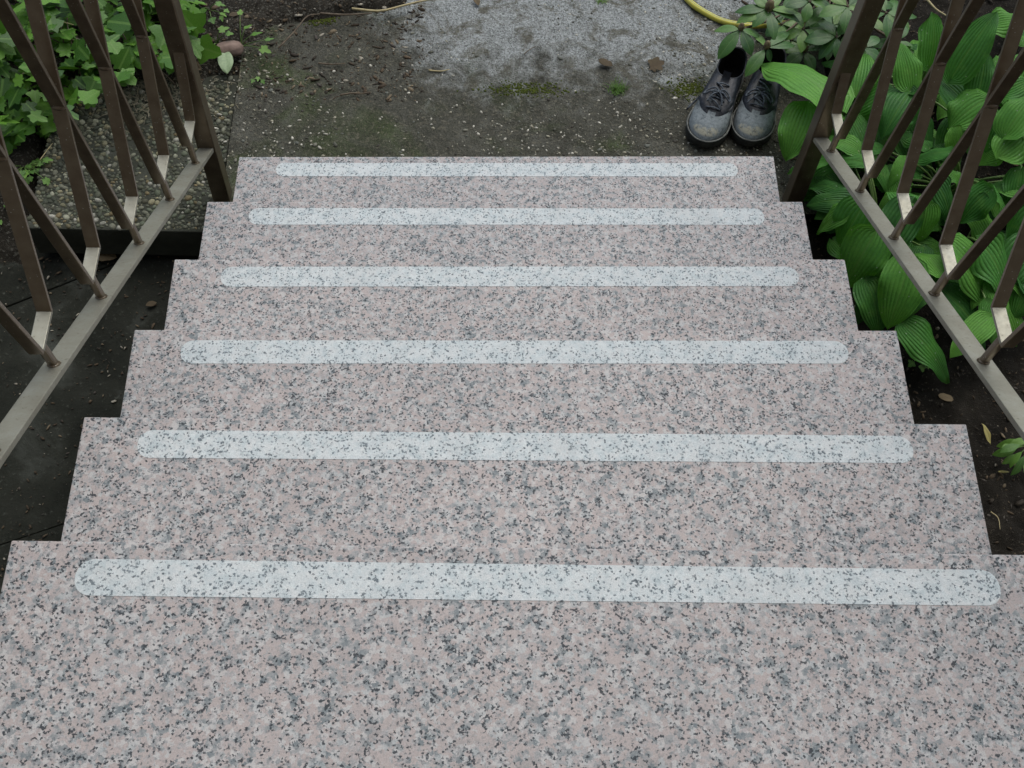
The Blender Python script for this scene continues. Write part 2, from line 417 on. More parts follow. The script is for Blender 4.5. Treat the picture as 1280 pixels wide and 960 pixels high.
g = NT('dusty_leather'); co = g.co(); xyz = g.sep(co)
nA = g.noise(co, 22, 5, .65); nB = g.noise(co, 120, 4, .7)
d = g.math('ADD', g.math('MULTIPLY', g.math('SUBTRACT', xyz[1], .178), 15.0), g.math('MULTIPLY', g.math('SUBTRACT', nA, .5), 1.9))
c = g.ramp(nB, [(.3, (.004, .005, .008)), (.7, (.013, .017, .024))])
dust = g.ramp(nB, [(.3, (.16, .19, .205)), (.7, (.30, .335, .345))])
c = g.mix(g.math('MULTIPLY', g.rng(d, .0, .9), .88), c, dust)
sc = g.math('ADD', g.math('MULTIPLY', g.math('SUBTRACT', xyz[1], .262), 55.0), g.math('MULTIPLY', g.math('SUBTRACT', g.noise(co, 45, 5, .7), .5), 4.5))
sc = g.math('MULTIPLY', g.rng(sc, .0, .8), g.rng(xyz[2], .038, .043))
c = g.mix(g.math('MULTIPLY', sc, .8), c, (.40, .38, .29))
nS = g.noise(co, 75, 6, .75, .6)
c = g.mix(g.math('MULTIPLY', g.rng(nS, .55, .66), .45), c, (.30, .33, .35))
c = g.mix(g.math('MULTIPLY', g.rng(nS, .36, .46, 1.0, 0.0), .55), c, (.02, .026, .034))
g.bump(g.math('ADD', nB, g.noise(co, 60, 3)), .45, .002)
M['leather'] = g.set(color=c, rough=g.ramp(nA, [(.3, .5), (.7, .8)]), spec=.22)
M['leather_dark'] = plain('black_leather', (.004, .005, .008), (.013, .017, .025), 90, .42, .35, .5, .002)
M['lining'] = plain('shoe_lining', (.006, .006, .007), (.016, .015, .014), 60, .9, .1)
M['sole'] = plain('rubber_sole', (.018, .019, .017), (.045, .046, .040), 60, .8, .25)
M['welt'] = plain('pale_welt', (.07, .074, .07), (.20, .205, .19), 70, .8, .2)
M['lace'] = plain('shoe_lace', (.012, .015, .022), (.11, .13, .155), 140, .7, .3)

# ------------------------------------------------------------------ setting: ground
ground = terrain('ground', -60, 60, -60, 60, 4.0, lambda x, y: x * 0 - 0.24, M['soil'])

def path_z(x, y): return (fbm(x * 9, y * 9, 4, 3) - .5) * .010 + (fbm(x * 70, y * 70, 2, 9) - .5) * .003
path = terrain('path', -.655, .82, -.03, 2.6, .0075, path_z, M['path'])

def soil_left_z(x, y):
    xb = np.interp(y, [.30, .365, .474, .561, .625, .8, 2.6], [-.72, -.66, -.60, -.47, -.22, -.15, -.15])
    h = -.012 + .034 * sstep(-.02, .16, xb - x + (fbm(x * 14, y * 14, 3, 4) - .5) * .16)
    slab = sstep(.385, .31, y + (fbm(x * 20, y * 20, 2, 8) - .5) * .06) * sstep(-1.13, -1.09, x)          # keep below the aggregate slab
    h = h * (1 - slab) - .05 * slab
    side = sstep(-1.06, -1.12, x) * sstep(.42, .3, y)
    h = h - .03 * side - .13 * sstep(.10, -.16, y)
    return h + (fbm(x * 26, y * 26, 4, 5) - .5) * .022 + (fbm(x * 120, y * 120, 2, 6) - .5) * .006
soil_left = terrain('soil_bed', -2.4, -.10, -.30, 2.2, .008, soil_left_z, M['dry_soil'])

def soil_right_z(x, y):
    h = -.055 + .065 * sstep(.74, .90, x + (fbm(x * 9, y * 9, 3, 14) - .5) * .1) * sstep(-.35, .1, y) - .02 * sstep(-.2, -.9, y)
    h = h - .03 * sstep(.72, .6, x) * sstep(-.05, .05, y)
    return h + (fbm(x * 24, y * 24, 4, 15) - .5) * .030 + (fbm(x * 120, y * 120, 2, 16) - .5) * .007
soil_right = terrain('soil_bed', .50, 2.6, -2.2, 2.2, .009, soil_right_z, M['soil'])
def soil_h(x, y):
    return float((soil_left_z if x < 0 else soil_right_z)(np.array([x]), np.array([y]))[0])

# lower floor on the left: big flags with diagonal joints
root = empty('yard_floor', (-.9, -.5, -.13)); root['kind'] = 'structure'
def cutline(x): return -.232 + (x + 1.157) * (.137 / .252)         # the diagonal joint
polys = [[(-2.6, cutline(-2.6) - .003), (-2.6, -3), (-1.6, -3), (-1.6, -1.02), (-.56, -.62), (-.56, -.10), (-.75, cutline(-.75) - .003)],
         [(-1.5985, -3), (-.5, -3), (-.5, -.598), (-.56, -.6215), (-1.5985, -1.0215)],
         [(-2.6, cutline(-2.6) + .003), (-.75, cutline(-.75) + .003), (-.75, .02), (-2.6, .02)]]
for k, pl in enumerate(polys):
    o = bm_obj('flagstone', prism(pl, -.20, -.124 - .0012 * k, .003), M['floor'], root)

# ------------------------------------------------------------------ aggregate slab beside the stairs
root = tag(empty('paving_slab', (-.86, .13, -.09)), 'square exposed-aggregate paving slab of small pebbles beside the lowest step', 'paving slab')
SL = [(-1.088, -.092), (-.660, -.098), (-.656, .385), (-1.08, .375)]
bm_obj('slab_body', prism(SL, -.10, -.003, .004), M['mortar'], root)
n = 9000
P = np.stack([rng.uniform(-1.084, -.660, n), rng.uniform(-.090, .375, n), np.zeros(n)], 1)
r = rng.gamma(7, .00056, n).clip(.0019, .0080)
keep = []; grid = {}
order = np.argsort(-r)
for i in order:
    cx, cy = int(P[i, 0] / .02), int(P[i, 1] / .02); ok = True
    for a in (-1, 0, 1):
        for b in (-1, 0, 1):
            for j in grid.get((cx + a, cy + b), ()):
                if (P[i, 0] - P[j, 0]) ** 2 + (P[i, 1] - P[j, 1]) ** 2 < (.78 * (r[i] + r[j])) ** 2: ok = False; break
    if ok: grid.setdefault((cx, cy), []).append(i); keep.append(i)
keep = np.array(keep); gap = fbm(P[keep, 0] * 16, P[keep, 1] * 16, 3, 33) + .35 * sstep(.24, .38, P[keep, 1]) + .35 * sstep(-.70, -.62, P[keep, 0]); keep = keep[gap < rng.uniform(.62, 1.25, len(keep))]
P = P[keep]; r = r[keep]; P[:, 2] = -.003 - r * .12
scatter('pebbles', P, r * rng.uniform(.95, 1.35, len(r)), r * rng.uniform(.75, 1.0, len(r)), r * .72, M['pebbles'], root, 2, True, .2, .10)

# grit pressed into the path
n = 12000
P = np.stack([rng.uniform(-.73, .72, n), rng.uniform(.05, .95, n), np.zeros(n)], 1)
dens = fbm(P[:, 0] * 6, P[:, 1] * 6, 3, 21) + .25 * sstep(.42, .12, P[:, 1]) - .12 * sstep(.45, .6, P[:, 1])
P = P[dens > rng.uniform(.35, .95, n)]; n = len(P)
r = rng.gamma(4, .00052, n).clip(.0010, .0062); P[:, 2] = path_z(P[:, 0], P[:, 1]) + r * .05
o = scatter('path_grit', P, r * rng.uniform(1, 1.7, n), r * rng.uniform(.7, 1.0, n), r * .6, M['grit'], None, 1, True)
tag(o, 'small pale stones and grit pressed into the dark path', 'grit')
n = 3600
P = np.concatenate([np.stack([rng.uniform(-1.25, -.2, n), rng.uniform(.30, .95, n), np.zeros(n)], 1),
                    np.stack([rng.uniform(.58, 1.5, n), rng.uniform(-1.0, .8, n), np.zeros(n)], 1),
                    np.stack([rng.uniform(-1.3, -.62, n // 3), rng.uniform(-.9, -.06, n // 3), np.zeros(n // 3)], 1)])
z = np.where(P[:, 0] < 0, soil_left_z(P[:, 0], P[:, 1]), soil_right_z(P[:, 0], P[:, 1]))
z = np.where((P[:, 0] < 0) & (P[:, 1] < -.05), -.122, z)
low = (P[:, 0] > -.66) & (P[:, 0] < .76) & (P[:, 1] > .02); z = np.where(low, np.maximum(z, path_z(P[:, 0], P[:, 1])), z)
n = len(P); r = rng.gamma(3, .0009, n).clip(.0010, .008); r = np.where((P[:, 0] < 0) & (P[:, 1] < -.05), r * .7, r); P[:, 2] = z + r * .2
o = scatter('soil_litter', P, r * rng.uniform(1, 2.2, n), r * rng.uniform(.5, 1, n), r * .35, M['litter'], None, 1, False, .4, .35)
tag(o, 'crumbs, wood bits and tiny stones littering the dark garden soil', 'litter')

# dry grass clippings lying on the far part of the slab and the soil behind it
Vs, Fs = [], []
for k in range(420):
    u, v = random.gauss(190, 42), random.gauss(112, 20)
    if v < 70 or u < 70 or u > 305: continue
    p = at(u, v, .0); p.z = max(soil_h(p.x, p.y), 0.0) + random.uniform(.001, .006); a = random.uniform(0, 6.28); ln = random.uniform(.008, .032)
    d = Vector((math.cos(a), math.sin(a), random.uniform(-.1, .1))) * ln; sdv = Vector((-math.sin(a), math.cos(a), 0)) * random.uniform(.0005, .0012); h = Vector((0, 0, .001))
    i0 = len(Vs); Vs += [p - sdv, p + sdv, p + d * .5 + sdv + h * 2, p + d * .5 - sdv + h * 2, p + d + sdv * .4, p + d - sdv * .4]
    Fs += [(i0, i0 + 1, i0 + 2, i0 + 3), (i0 + 3, i0 + 2, i0 + 4, i0 + 5)]
tag(mk('dry_clippings', Vs, Fs, M['straw_dull']), 'dry grey grass clippings scattered over the back of the aggregate slab', 'clippings', kind='stuff')

# ------------------------------------------------------------------ staircase
RISE, RUN = 0.150998, 0.24279
TL = [(299, 196), (259, 252), (218, 324), (168, 412), (105, 521), (14, 675)]
TR = [(967, 195), (1003, 252), (1056, 324), (1121, 413), (1208, 530), (1289, 693.2)]
SLp = [(291, 250), (248, 323), (205, 411), (150, 520), (76, 673), (0, 742)]
SRp = [(975, 250), (1016, 322), (1073, 412), (1143, 528), (1240, 691), (1302, 745)]
STR = [((345, 203), (345, 221), (922, 205), (922, 220)), ((311, 260), (311, 281), (955, 261), (955, 281)),
       ((276, 333), (276, 359), (998, 334), (998, 357)), ((226, 425), (226, 455), (1060, 427), (1060, 454)),
       ((172, 538), (172, 572), (1141, 545), (1141, 579)), ((94, 699), (94, 744), (1250, 713), (1250, 757))]
stairs = tag(empty('staircase', (0, 0, 0)), 'pink and grey granite staircase with pale anti-slip strips on every tread', 'staircase')
front = []
for k in range(6):
    z = (k + 1) * RISE
    front.append((at(*TL[k], z), at(*TR[k], z), at(*SLp[k], z), at(*SRp[k], z)))
ords = ['lowest', 'second lowest', 'third lowest', 'third from the top', 'second from the top', 'topmost']
for k in range(6):
    z = (k + 1) * RISE; fl, fr, sl, sr = front[k]
    yb = -2.45 if k == 5 else front[k + 1][0].y - .045
    lx = fl.x + (sl.x - fl.x) / (sl.y - fl.y) * (max(yb, -1.9) - fl.y) * (1 if k < 5 else 0)
    rx = fr.x + (sr.x - fr.x) / (sr.y - fr.y) * (max(yb, -1.9) - fr.y) * (1 if k < 5 else 0)
    tr = bm_obj('tread', prism([(fl.x, fl.y), (lx, yb), (rx, yb), (fr.x, fr.y)], z - .032, z, .0024), M['granite'], stairs)
    tr['label'] = ords[k] + ' granite tread'
    # anti-slip strip: rounded bar of blasted stone standing a hair proud
    a, b, c, d = [at(*p, z) for p in STR[k]]
    L0 = (a + b) / 2; R0 = (c + d) / 2; ax = (R0 - L0); ln = ax.length; ax.normalize(); ay = Vector((-ax.y, ax.x, 0))
    hw = ((a - b).length + (c - d).length) / 4; rad = hw * .9
    pts = []
    for cx, cy, a0 in ((rad, hw - rad, 90), (rad, -hw + rad, 180), (ln - rad, -hw + rad, 270), (ln - rad, hw - rad, 0)):
        for j in range(9):
            an = R(a0 + 90 * j / 8); q = L0 + ax * (cx + rad * math.cos(an)) + ay * (cy + rad * math.sin(an)); pts.append((q.x, q.y))
    ss = bm_obj('anti_slip_strip', prism(pts, z - .002, z + .0005, .0003, 1), M['strip'], tr)
    # riser below the nosing
    zb = z - RISE + .0006 if k else -.05
    bm_obj('riser', prism([(-.575, fl.y - .028), (-.575, fl.y - .048), (.575, fr.y - .048), (.575, fr.y - .028)], zb, z - .0326, .001), M['granite'], stairs)
    bm_obj('core', prism([(-.565, fl.y - .049), (-.565, -2.4), (.565, -2.4), (.565, fr.y - .049)], (zb - .04 if k else -.23), z - .0332, 0), M['core'], stairs)

# ------------------------------------------------------------------ unseen house front, added behind the landing to block sky light
g = NT('house_render'); co = g.co(); g.bump(g.noise(co, 120, 4), .5, .004)
M['render'] = g.set(color=g.ramp(g.noise(co, 2, 5), [(.3, (.26, .25, .23)), (.7, (.34, .33, .30))]), rough=.95, spec=.1)
M['door'] = plain('door_varnish', (.07, .04, .02), (.12, .07, .035), 14, .4, .4)
house = tag(empty('unseen_house_front', (0, -2.6, -.2)), 'unseen house front with a door, added to keep sky light off the near steps', 'house')
zl = 6 * RISE
bm = prism([(-6, -2.47), (-6, -2.8), (-.55, -2.8), (-.55, -2.47)], -.24, 6.5, 0); bm_obj('unseen_wall', bm, M['render'], house)
bm = prism([(.55, -2.47), (.55, -2.8), (6, -2.8), (6, -2.47)], -.24, 6.5, 0); bm_obj('unseen_wall', bm, M['render'], house)
bm_obj('unseen_wall', prism([(-.549, -2.47), (-.549, -2.8), (.549, -2.8), (.549, -2.47)], zl + 2.1, 6.5, 0), M['render'], house)
dr = bm_obj('door', prism([(-.545, -2.62), (-.545, -2.68), (.545, -2.68), (.545, -2.62)], zl + .01, zl + 2.098, .004), M['door'], house)
Vh, Fh = tube([(.42, -2.62, zl + 1.02), (.42, -2.57, zl + 1.02), (.40, -2.56, zl + 1.02), (.30, -2.56, zl + 1.02)], .009, 8); mk('handle', Vh, Fh, M['core'], dr, True)
eave = bm_obj('unseen_eave', prism([(-6.1, -2.0), (-6.1, -2.8), (6.1, -2.8), (6.1, -2.0)], 6.505, 6.65, .01), M['door'], house)

# ------------------------------------------------------------------ railings
def railing(side, px, rail_z0, slope, F0, dF, C0, dC, bslope, label):
    s = side
    root = tag(empty('railing', (px, 0, -.12)), label, 'railing')
    iron = M['iron']
    top = .86
    zr = lambda y: rail_z0 + slope * y
    # posts
    bm_obj('post', bar((px, .001, -.14), (px, .001, zr(0) + top + .01), .038, .038, .003), iron, root)
    yt = -1.62
    bm_obj('post', bar((px, yt, -.14), (px, yt, zr(yt) + top + .01), .038, .038, .003), iron, root)
    # lower rail, its welds, and the handrail
    lr = bm_obj('lower_rail', bar((px, -.0185, zr(-.0185) - .006), (px, yt + .02, zr(yt + .02) - .006), .031, .010, .0014), M['worn_or_lit'], root)
    hr = bm_obj('handrail', bar((px, .06, zr(.06) + top + .012), (px, yt - .05, zr(yt - .05) + top + .012), .046, .014, .004), iron, root)
    slopeA = (C0[0] - F0[0]) / (C0[1] - F0[1])
    for i in range(8):
        F = Vector((px, F0[0] + dF[0] * i, F0[1] + dF[1] * i)); N = F + Vector((0, -.060, 0))
        def reach(p, sl):                       # where the leaning bar meets the underside of the handrail
            t = (zr(p.y) + top - p.z) / (1 - slope * sl); return Vector((px, p.y + sl * t, p.z + t))
        if i == 0:
            q = Vector((px, -.012, F.z + (-.012 - F.y) / slopeA))
        else: q = reach(F, slopeA)
        if i == 1:
            pass
        if q.y > -.012 and i > 0:
            t = (-.016 - F.y) / slopeA; q = Vector((px, -.016, F.z + t))
        bm_obj('bar', bar(F + Vector((0, .0015, -.002)), q, .0205, .0062, .0011), iron, root)
        if N.y > yt + .35 or True:
            q2 = reach(N, bslope)
            if q2.y > yt - .3: bm_obj('bar', bar(N + Vector((0, -.0012, -.0042)), q2, .0195, .0062, .0011), iron, root)
        if i > 0:
            tA = (F.y - (F.y - dF[0] - .060) ) ; zA = F.z; zB = F.z - dF[1]; yB = F.y - dF[0] - .060
            tt = (yB - F.y + bslope * (zA - zB)) / (slopeA - bslope); cz = F.z + tt; cy = F.y + slopeA * tt
            w = bmesh.new(); bmesh.ops.create_icosphere(w, subdivisions=2, radius=1)
            for v in w.verts: v.co = Vector((v.co.x * .0112 + px, v.co.y * .0062 + cy - .001, v.co.z * .0050 + cz - .004))
            bm_obj('weld', w, iron, root, True)
        bm_obj('foot_bar', bar(N + Vector((0, .0005, -.0015)), F + Vector((0, .003, -.0015)), .020, .0058, .0008), M['worn_or_lit'], root)
        ys = N.y + .018
        bm_obj('stub', bar((px, ys, zr(ys) - .006), (px, ys - .004, N.z - .003), .0115, .0115, .003), iron, root)
        w = bmesh.new(); bmesh.ops.create_icosphere(w, subdivisions=2, radius=1)
        for v in w.verts: v.co = Vector((v.co.x * .0095 + px, v.co.y * .0095 + ys, v.co.z * .004 + zr(ys) + .0005 + slope * v.co.y * .0095))
        bm_obj('weld', w, iron, root, True)
    return root
railing(-1, -.653, .181, -.648, (-.067, .332), (-.1945, .1228), (.016, .556), None, -.150, 'brown metal railing left of the stairs, in front of the ivy')
railing(1, .677, .243, -.548, (-.047, .358), (-.1885, .1066), (.036, .585), None, -.128, 'brown metal railing right of the stairs, in front of the hostas')

# ------------------------------------------------------------------ leaves
def leaf_data(base, tip, width, arch=.12, fold=.18, droop=.10, roll=0.0, nu=10, nt=10, ripple=0, ripamp=.0, shape='hosta', wav=.0, seed=0):
    """grid leaf from base to tip: verts, faces, uv"""
    base = Vector(base); tip = Vector(tip); ax = tip - base; L = ax.length; t_ = ax.normalized()
    up = Vector((0, 0, 1)); n = up - t_ * up.dot(t_)
    if n.length < 1e-3: n = Vector((0, -1, 0))
    n.normalize(); sdv = t_.cross(n)
    c, s_ = math.cos(roll), math.sin(roll); n, sdv = n * c + sdv * s_, sdv * c - n * s_
    V, F, UV = [], [], []
    rs = random.Random(seed)
    ph = [rs.uniform(0, 6.28) for _ in range(4)]
    for j in range(nt + 1):
        t = j / nt
        if shape == 'hosta': w = (t ** .40) * ((1 - t) ** .72 * .75 + (1 - t) * .25) / .607
        elif shape == 'oval': w = math.sin(math.pi * min(max(t, 0), 1) ** 1.08) ** .8 if 0 < t < 1 else 0
        else: w = (t ** .7) * ((1 - t) ** .7) / .379
        w *= width / 2
        cen = base + ax * t + n * (L * arch * 4 * t * (1 - t)) - Vector((0, 0, 1)) * (L * droop * t ** 3)
        for i in range(nu + 1):
            u = -1 + 2 * i / nu
            back = 0.0
            if shape == 'hosta': back = -.10 * width * abs(u) ** 1.6 * max(0, 1 - t / .35)      # heart-shaped lobes
            h = fold * w * abs(u) ** 1.3 - .10 * width * abs(u) ** 3 * math.sin(math.pi * t)
            h += wav * width * math.sin(ph[0] + t * 7.5 + (2 if u > 0 else 0)) * abs(u) ** 2
            h += wav * .6 * width * math.sin(ph[1] + t * 15) * abs(u) ** 3
            if ripple: h += ripamp * abs(math.sin(u * ripple * math.pi)) * math.sin(math.pi * min(1, t * 1.02)) ** .7
            V.append(cen + sdv * (w * u) + n * h + t_ * back); UV.append(((u + 1) / 2, t))
    for j in range(nt):
        for i in range(nu):
            a = j * (nu + 1) + i; F.append((a, a + 1, a + nu + 2, a + nu + 1))
    return V, F, UV

def inpoly(x, y, pg):
    c = False; j = len(pg) - 1
    for i in range(len(pg)):
        if (pg[i][1] > y) != (pg[j][1] > y) and x < (pg[j][0] - pg[i][0]) * (y - pg[i][1]) / (pg[j][1] - pg[i][1]) + pg[i][0]: c = not c
        j = i
    return c
def add_leaf(root, mat, base, tip, width, **kw):
    V, F, UV = leaf_data(base, tip, width, **kw)
    return mk('leaf', V, F, mat, root, True, UV)
def add_stalk(root, a, b, r=.003, bend=.3, mat=None, name='stalk'):
    a = Vector(a); b = Vector(b); m = a.lerp(b, .5); m.z += abs(b.z - a.z) * bend * .5; m.x = a.x * .6 + b.x * .4; m.y = a.y * .6 + b.y * .4
    V, F = tube(spline([a, m, b], 8), [r * 1.25 - r * .5 * i / 7 for i in range(8)], 6)
    return mk(name, V, F, mat or M['stalk'], root, True)

# hosta leaves: (base px, tip px, width px, base height, tip height)
HOSTAS = [
 ('hosta with two broad leaves reaching over the right-hand shoe', (1052, 150), [
   ((1050, 138), (954, 76), 86, .17, .14), ((1008, 132), (984, 198), 56, .15, .07), ((1034, 203), (986, 216), 30, .10, .05),
   ((1062, 246), (1008, 230), 32, .09, .05), ((1070, 120), (1082, 60), 44, .14, .16), ((1050, 215), (1000, 245), 46, .06, .02)]),
 ('hosta with tall upright leaves behind the right railing, near the shrub', (1140, 128), [
   ((1138, 112), (1124, 46), 46, .20, .27), ((1138, 114), (1106, 166), 58, .20, .16), ((1160, 84), (1166, 8), 50, .18, .30),
   ((1138, 118), (1165, 108), 22, .19, .24), ((1108, 118), (1066, 142), 52, .16, .10), ((1094, 96), (1082, 158), 40, .14, .07),
   ((1150, 142), (1165, 196), 26, .15, .10), ((1098, 150), (1090, 208), 40, .11, .05), ((1126, 170), (1150, 215), 46, .10, .05)]),
 ('hosta with one long deeply ribbed upright leaf behind the right railing', (1212, 118), [
   ((1188, 100), (1250, 8), 56, .22, .36), ((1222, 122), (1234, 62), 44, .20, .27), ((1232, 124), (1186, 160), 66, .22, .16),
   ((1176, 100), (1222, 168), 60, .20, .12), ((1190, 185), (1200, 152), 30, .14, .19), ((1245, 112), (1290, 60), 42, .18, .25),
   ((1250, 118), (1296, 96), 44, .19, .23), ((1195, 150), (1175, 205), 40, .12, .06), ((1240, 30), (1292, 28), 50, .12, .15)]),
 ('hosta crowding the right edge of the picture with wavy leaves', (1262, 178), [
   ((1256, 170), (1300, 112), 54, .22, .28), ((1252, 158), (1238, 200), 40, .20, .14), ((1278, 178), (1222, 202), 40, .21, .13),
   ((1250, 196), (1294, 158), 56, .19, .22), ((1276, 212), (1262, 262), 42, .17, .10), ((1292, 240), (1230, 232), 44, .14, .12),
   ((1290, 300), (1240, 366), 60, .16, .08), ((1296, 330), (1266, 400), 52, .14, .06), ((1300, 262), (1262, 300), 54, .18, .12)]),
 ('hosta in the middle of the right bed with a notched leaf behind the bars', (1178, 246), [
   ((1190, 190), (1140, 200), 34, .20, .14), ((1240, 236), (1202, 276), 50, .22, .14), ((1232, 240), (1262, 268), 40, .21, .14),
   ((1168, 226), (1188, 272), 46, .18, .12), ((1140, 252), (1094, 326), 60, .20, .10), ((1142, 256), (1108, 240), 40, .20, .14),
   ((1160, 254), (1150, 300), 40, .16, .09), ((1214, 262), (1240, 310), 50, .13, .07), ((1176, 210), (1206, 232), 34, .15, .13),
   ((1116, 222), (1130, 262), 38, .13, .08), ((1132, 196), (1112, 232), 22, .17, .14)]),
 ('hosta with drooping leaves beside the granite treads', (1096, 300), [
   ((1080, 256), (1052, 304), 66, .17, .08), ((1062, 262), (1022, 288), 40, .14, .06), ((1096, 288), (1060, 354), 70, .16, .05),
   ((1138, 324), (1112, 408), 66, .17, .06), ((1082, 350), (1100, 416), 52, .08, .02), ((1126, 402), (1190, 472), 52, .06, .01),
   ((1110, 330), (1074, 398), 46, .06, .02), ((1040, 300), (1062, 330), 34, .04, .0)]),
 ('hosta with large flat leaves under the right lower rail', (1196, 322), [
   ((1186, 300), (1236, 382), 66, .17, .09), ((1180, 346), (1146, 310), 40, .14, .12), ((1178, 362), (1234, 436), 56, .10, .02),
   ((1222, 300), (1258, 372), 66, .18, .09), ((1160, 350), (1196, 400), 46, .07, .02), ((1230, 336), (1226, 300), 40, .15, .16),
   ((1250, 372), (1274, 430), 44, .08, .02)]),
]
for hi, (lab, cpx, leaves) in enumerate(HOSTAS):
    c = at(*cpx, .0); c.z = soil_h(c.x, c.y) - .005
    root = tag(empty('hosta_plant', c), lab, 'hosta', 'hostas in the bed right of the stairs')
    for li, (b, t, w, zb, zt) in enumerate(leaves):
        B = at(*b, zb); T = at(*t, zt)
        mid = (B + T) / 2; depth = (mid - CAM).dot(RM @ Vector((0, 0, -1)))
        wd = w / FPX * depth * 1.14
        add_leaf(root, M['hosta'], B, T, wd, arch=random.uniform(.06, .13), fold=random.uniform(.02, .22), droop=random.uniform(.06, .18),
                 roll=random.uniform(-.18, .18), nu=22, nt=14, ripple=5, ripamp=.0013, wav=random.uniform(.04, .10), seed=hi * 50 + li)
        add_stalk(root, c + Vector((random.uniform(-.02, .02), random.uniform(-.02, .02), 0)), B + (T - B) * .02, .0034)
    # short inner leaves that fill the dark heart of the clump
    for k in range(7):
        a = random.uniform(0, 6.28); rr = random.uniform(.03, .12)
        B = c + Vector((math.cos(a) * rr, math.sin(a) * rr, random.uniform(.03, .08)))
        T = B + Vector((math.cos(a + random.uniform(-.5, .5)) * .11, math.sin(a) * .11, random.uniform(-.04, .01)))
        if T.x < .69: continue
        add_leaf(root, M['hosta'], B, T, random.uniform(.05, .08), arch=.1, fold=.2, droop=.1, nu=16, nt=10, ripple=5, ripamp=.002, wav=.03, seed=hi * 50 + 30 + k)
        add_stalk(root, c, B, .0028)

# more leaves closing the clumps, each hung on the nearest crown
hroots = [o for o in col.objects if o.name.startswith('hosta_plant')]
FILL = [(1030, 95), (1090, 60), (1290, 40), (1295, 440), (1240, 400), (1150, 330), (1120, 345), (1060, 300), (1045, 230)]
cnt = 0
while cnt < 95:
    u, v = random.uniform(1030, 1295), random.uniform(40, 440)
    if not inpoly(u, v, FILL): continue
    cnt += 1
    zb = random.uniform(.05, .13); B = at(u, v, zb)
    if B.x < .70: continue
    root = min(hroots, key=lambda h: (h.location - B).length)
    an = math.atan2(B.y - root.location.y, B.x - root.location.x) + random.uniform(-.9, .9); ln = random.uniform(.07, .115)
    T = B + Vector((math.cos(an) * ln, math.sin(an) * ln - .02, random.uniform(-.05, -.005)))
    if T.x < .66: continue
    add_leaf(root, M['hosta'], B, T, ln * random.uniform(.62, .80), arch=random.uniform(.05, .12), fold=random.uniform(0, .2), droop=random.uniform(.05, .15),
             roll=random.uniform(-.2, .2), nu=18, nt=11, ripple=5, ripamp=.0012, wav=random.uniform(.04, .10), seed=900 + cnt)
    add_stalk(root, root.location, B, .0028)

# ------------------------------------------------------------------ ivy patch
def lobed(lobes, seed):
    """flat lobed leaf, stalk at the origin, pointing +y, unit length"""
    rs = random.Random(seed)
    pts = []
    for an, ln in lobes: pts.append((an, ln))
    out = []
    for k, (an, ln) in enumerate(pts):
        out.append((an, ln))
        if k + 1 < len(pts):
            a2, l2 = pts[k + 1]; m = (an + a2) / 2
            out.append((an * .72 + a2 * .28, ln * .58 + min(ln, l2) * .30)); out.append((m, min(ln, l2) * .76)); out.append((an * .28 + a2 * .72, l2 * .58 + min(ln, l2) * .30))
    cen = Vector((0, .18, 0))
    V = [cen]; UV = [(.5, .3)]
    for an, ln in out:
        a = R(an) ; l = ln * rs.uniform(.93, 1.07)
        x, y = math.sin(a) * l * .72, .18 + math.cos(a) * l * .75
        V.append(Vector((x, y, -.10 * (x * x + (y - .2) ** 2) + .16 * abs(x) ** 1.2 * (1 if y > .2 else .4)))); UV.append((.5 + x * .5, y))
    V.append(Vector((0, .06, 0))); UV.append((.5, 0))
    n = len(V); F = [(0, i + 1, i) for i in range(1, n - 1)] + [(0, 1, n - 1)]
    # refine once for a softer surface
    return V, F, UV
IV = []
for k, lb in enumerate(([(-150, .42), (-95, .62), (-48, .78), (0, 1.05), (48, .78), (95, .62), (150, .42)],
                        [(-140, .40), (-75, .80), (0, 1.08), (75, .80), (140, .40)],
                        [(-150, .45), (-100, .70), (-50, .86), (0, .95), (50, .86), (100, .70), (150, .45)],
                        [(-145, .42), (-60, .66), (0, 1.12), (60, .66), (145, .42)])):
    V, F, UV = lobed(lb, k); IV.append(mesh('ivy_leaf', V, F, M['ivy'], True, UV))
def place_leaf(root, me, p, size, tilt=.5, yaw=None):
    o = bpy.data.objects.new('leaf', me); col.objects.link(o); o.parent = root
    o.matrix_parent_inverse = Matrix.Translation(-Vector(root.location))
    o.location = p
    o.rotation_euler = Euler((random.gauss(-.12, tilt), random.gauss(0, tilt), random.uniform(0, 6.28) if yaw is None else yaw), 'XYZ')
    o.scale = (size, size, size)
    return o
IVY = [(-30, -60), (232, -60), (248, 20), (252, 52), (226, 84), (205, 88), (160, 84), (150, 104), (122, 112), (112, 128), (78, 132), (62, 152), (52, 178), (20, 186), (-30, 190)]
root = tag(empty('ivy_patch', at(110, 60, 0)), 'dense patch of glossy green ivy on the soil behind the left railing', 'ivy')
cnt = 0
while cnt < 285:
    u, v = random.uniform(-30, 255), random.uniform(-60, 190)
    if not inpoly(u, v, IVY): continue
    edge = min(1, max(0, (min(255 - u, 190 - v)) / 60))
    z = .012 + random.random() ** .8 * (.04 + .10 * edge)
    p = at(u, v, z); p.z += 0
    place_leaf(root, random.choice(IV), p, random.choice((.034, .044, .054, .064, .076)) * random.uniform(.85, 1.15), .42)
    cnt += 1
Vi, Fi, Ui = [], [], []                              # the shaded under-storey, too tangled to pick apart
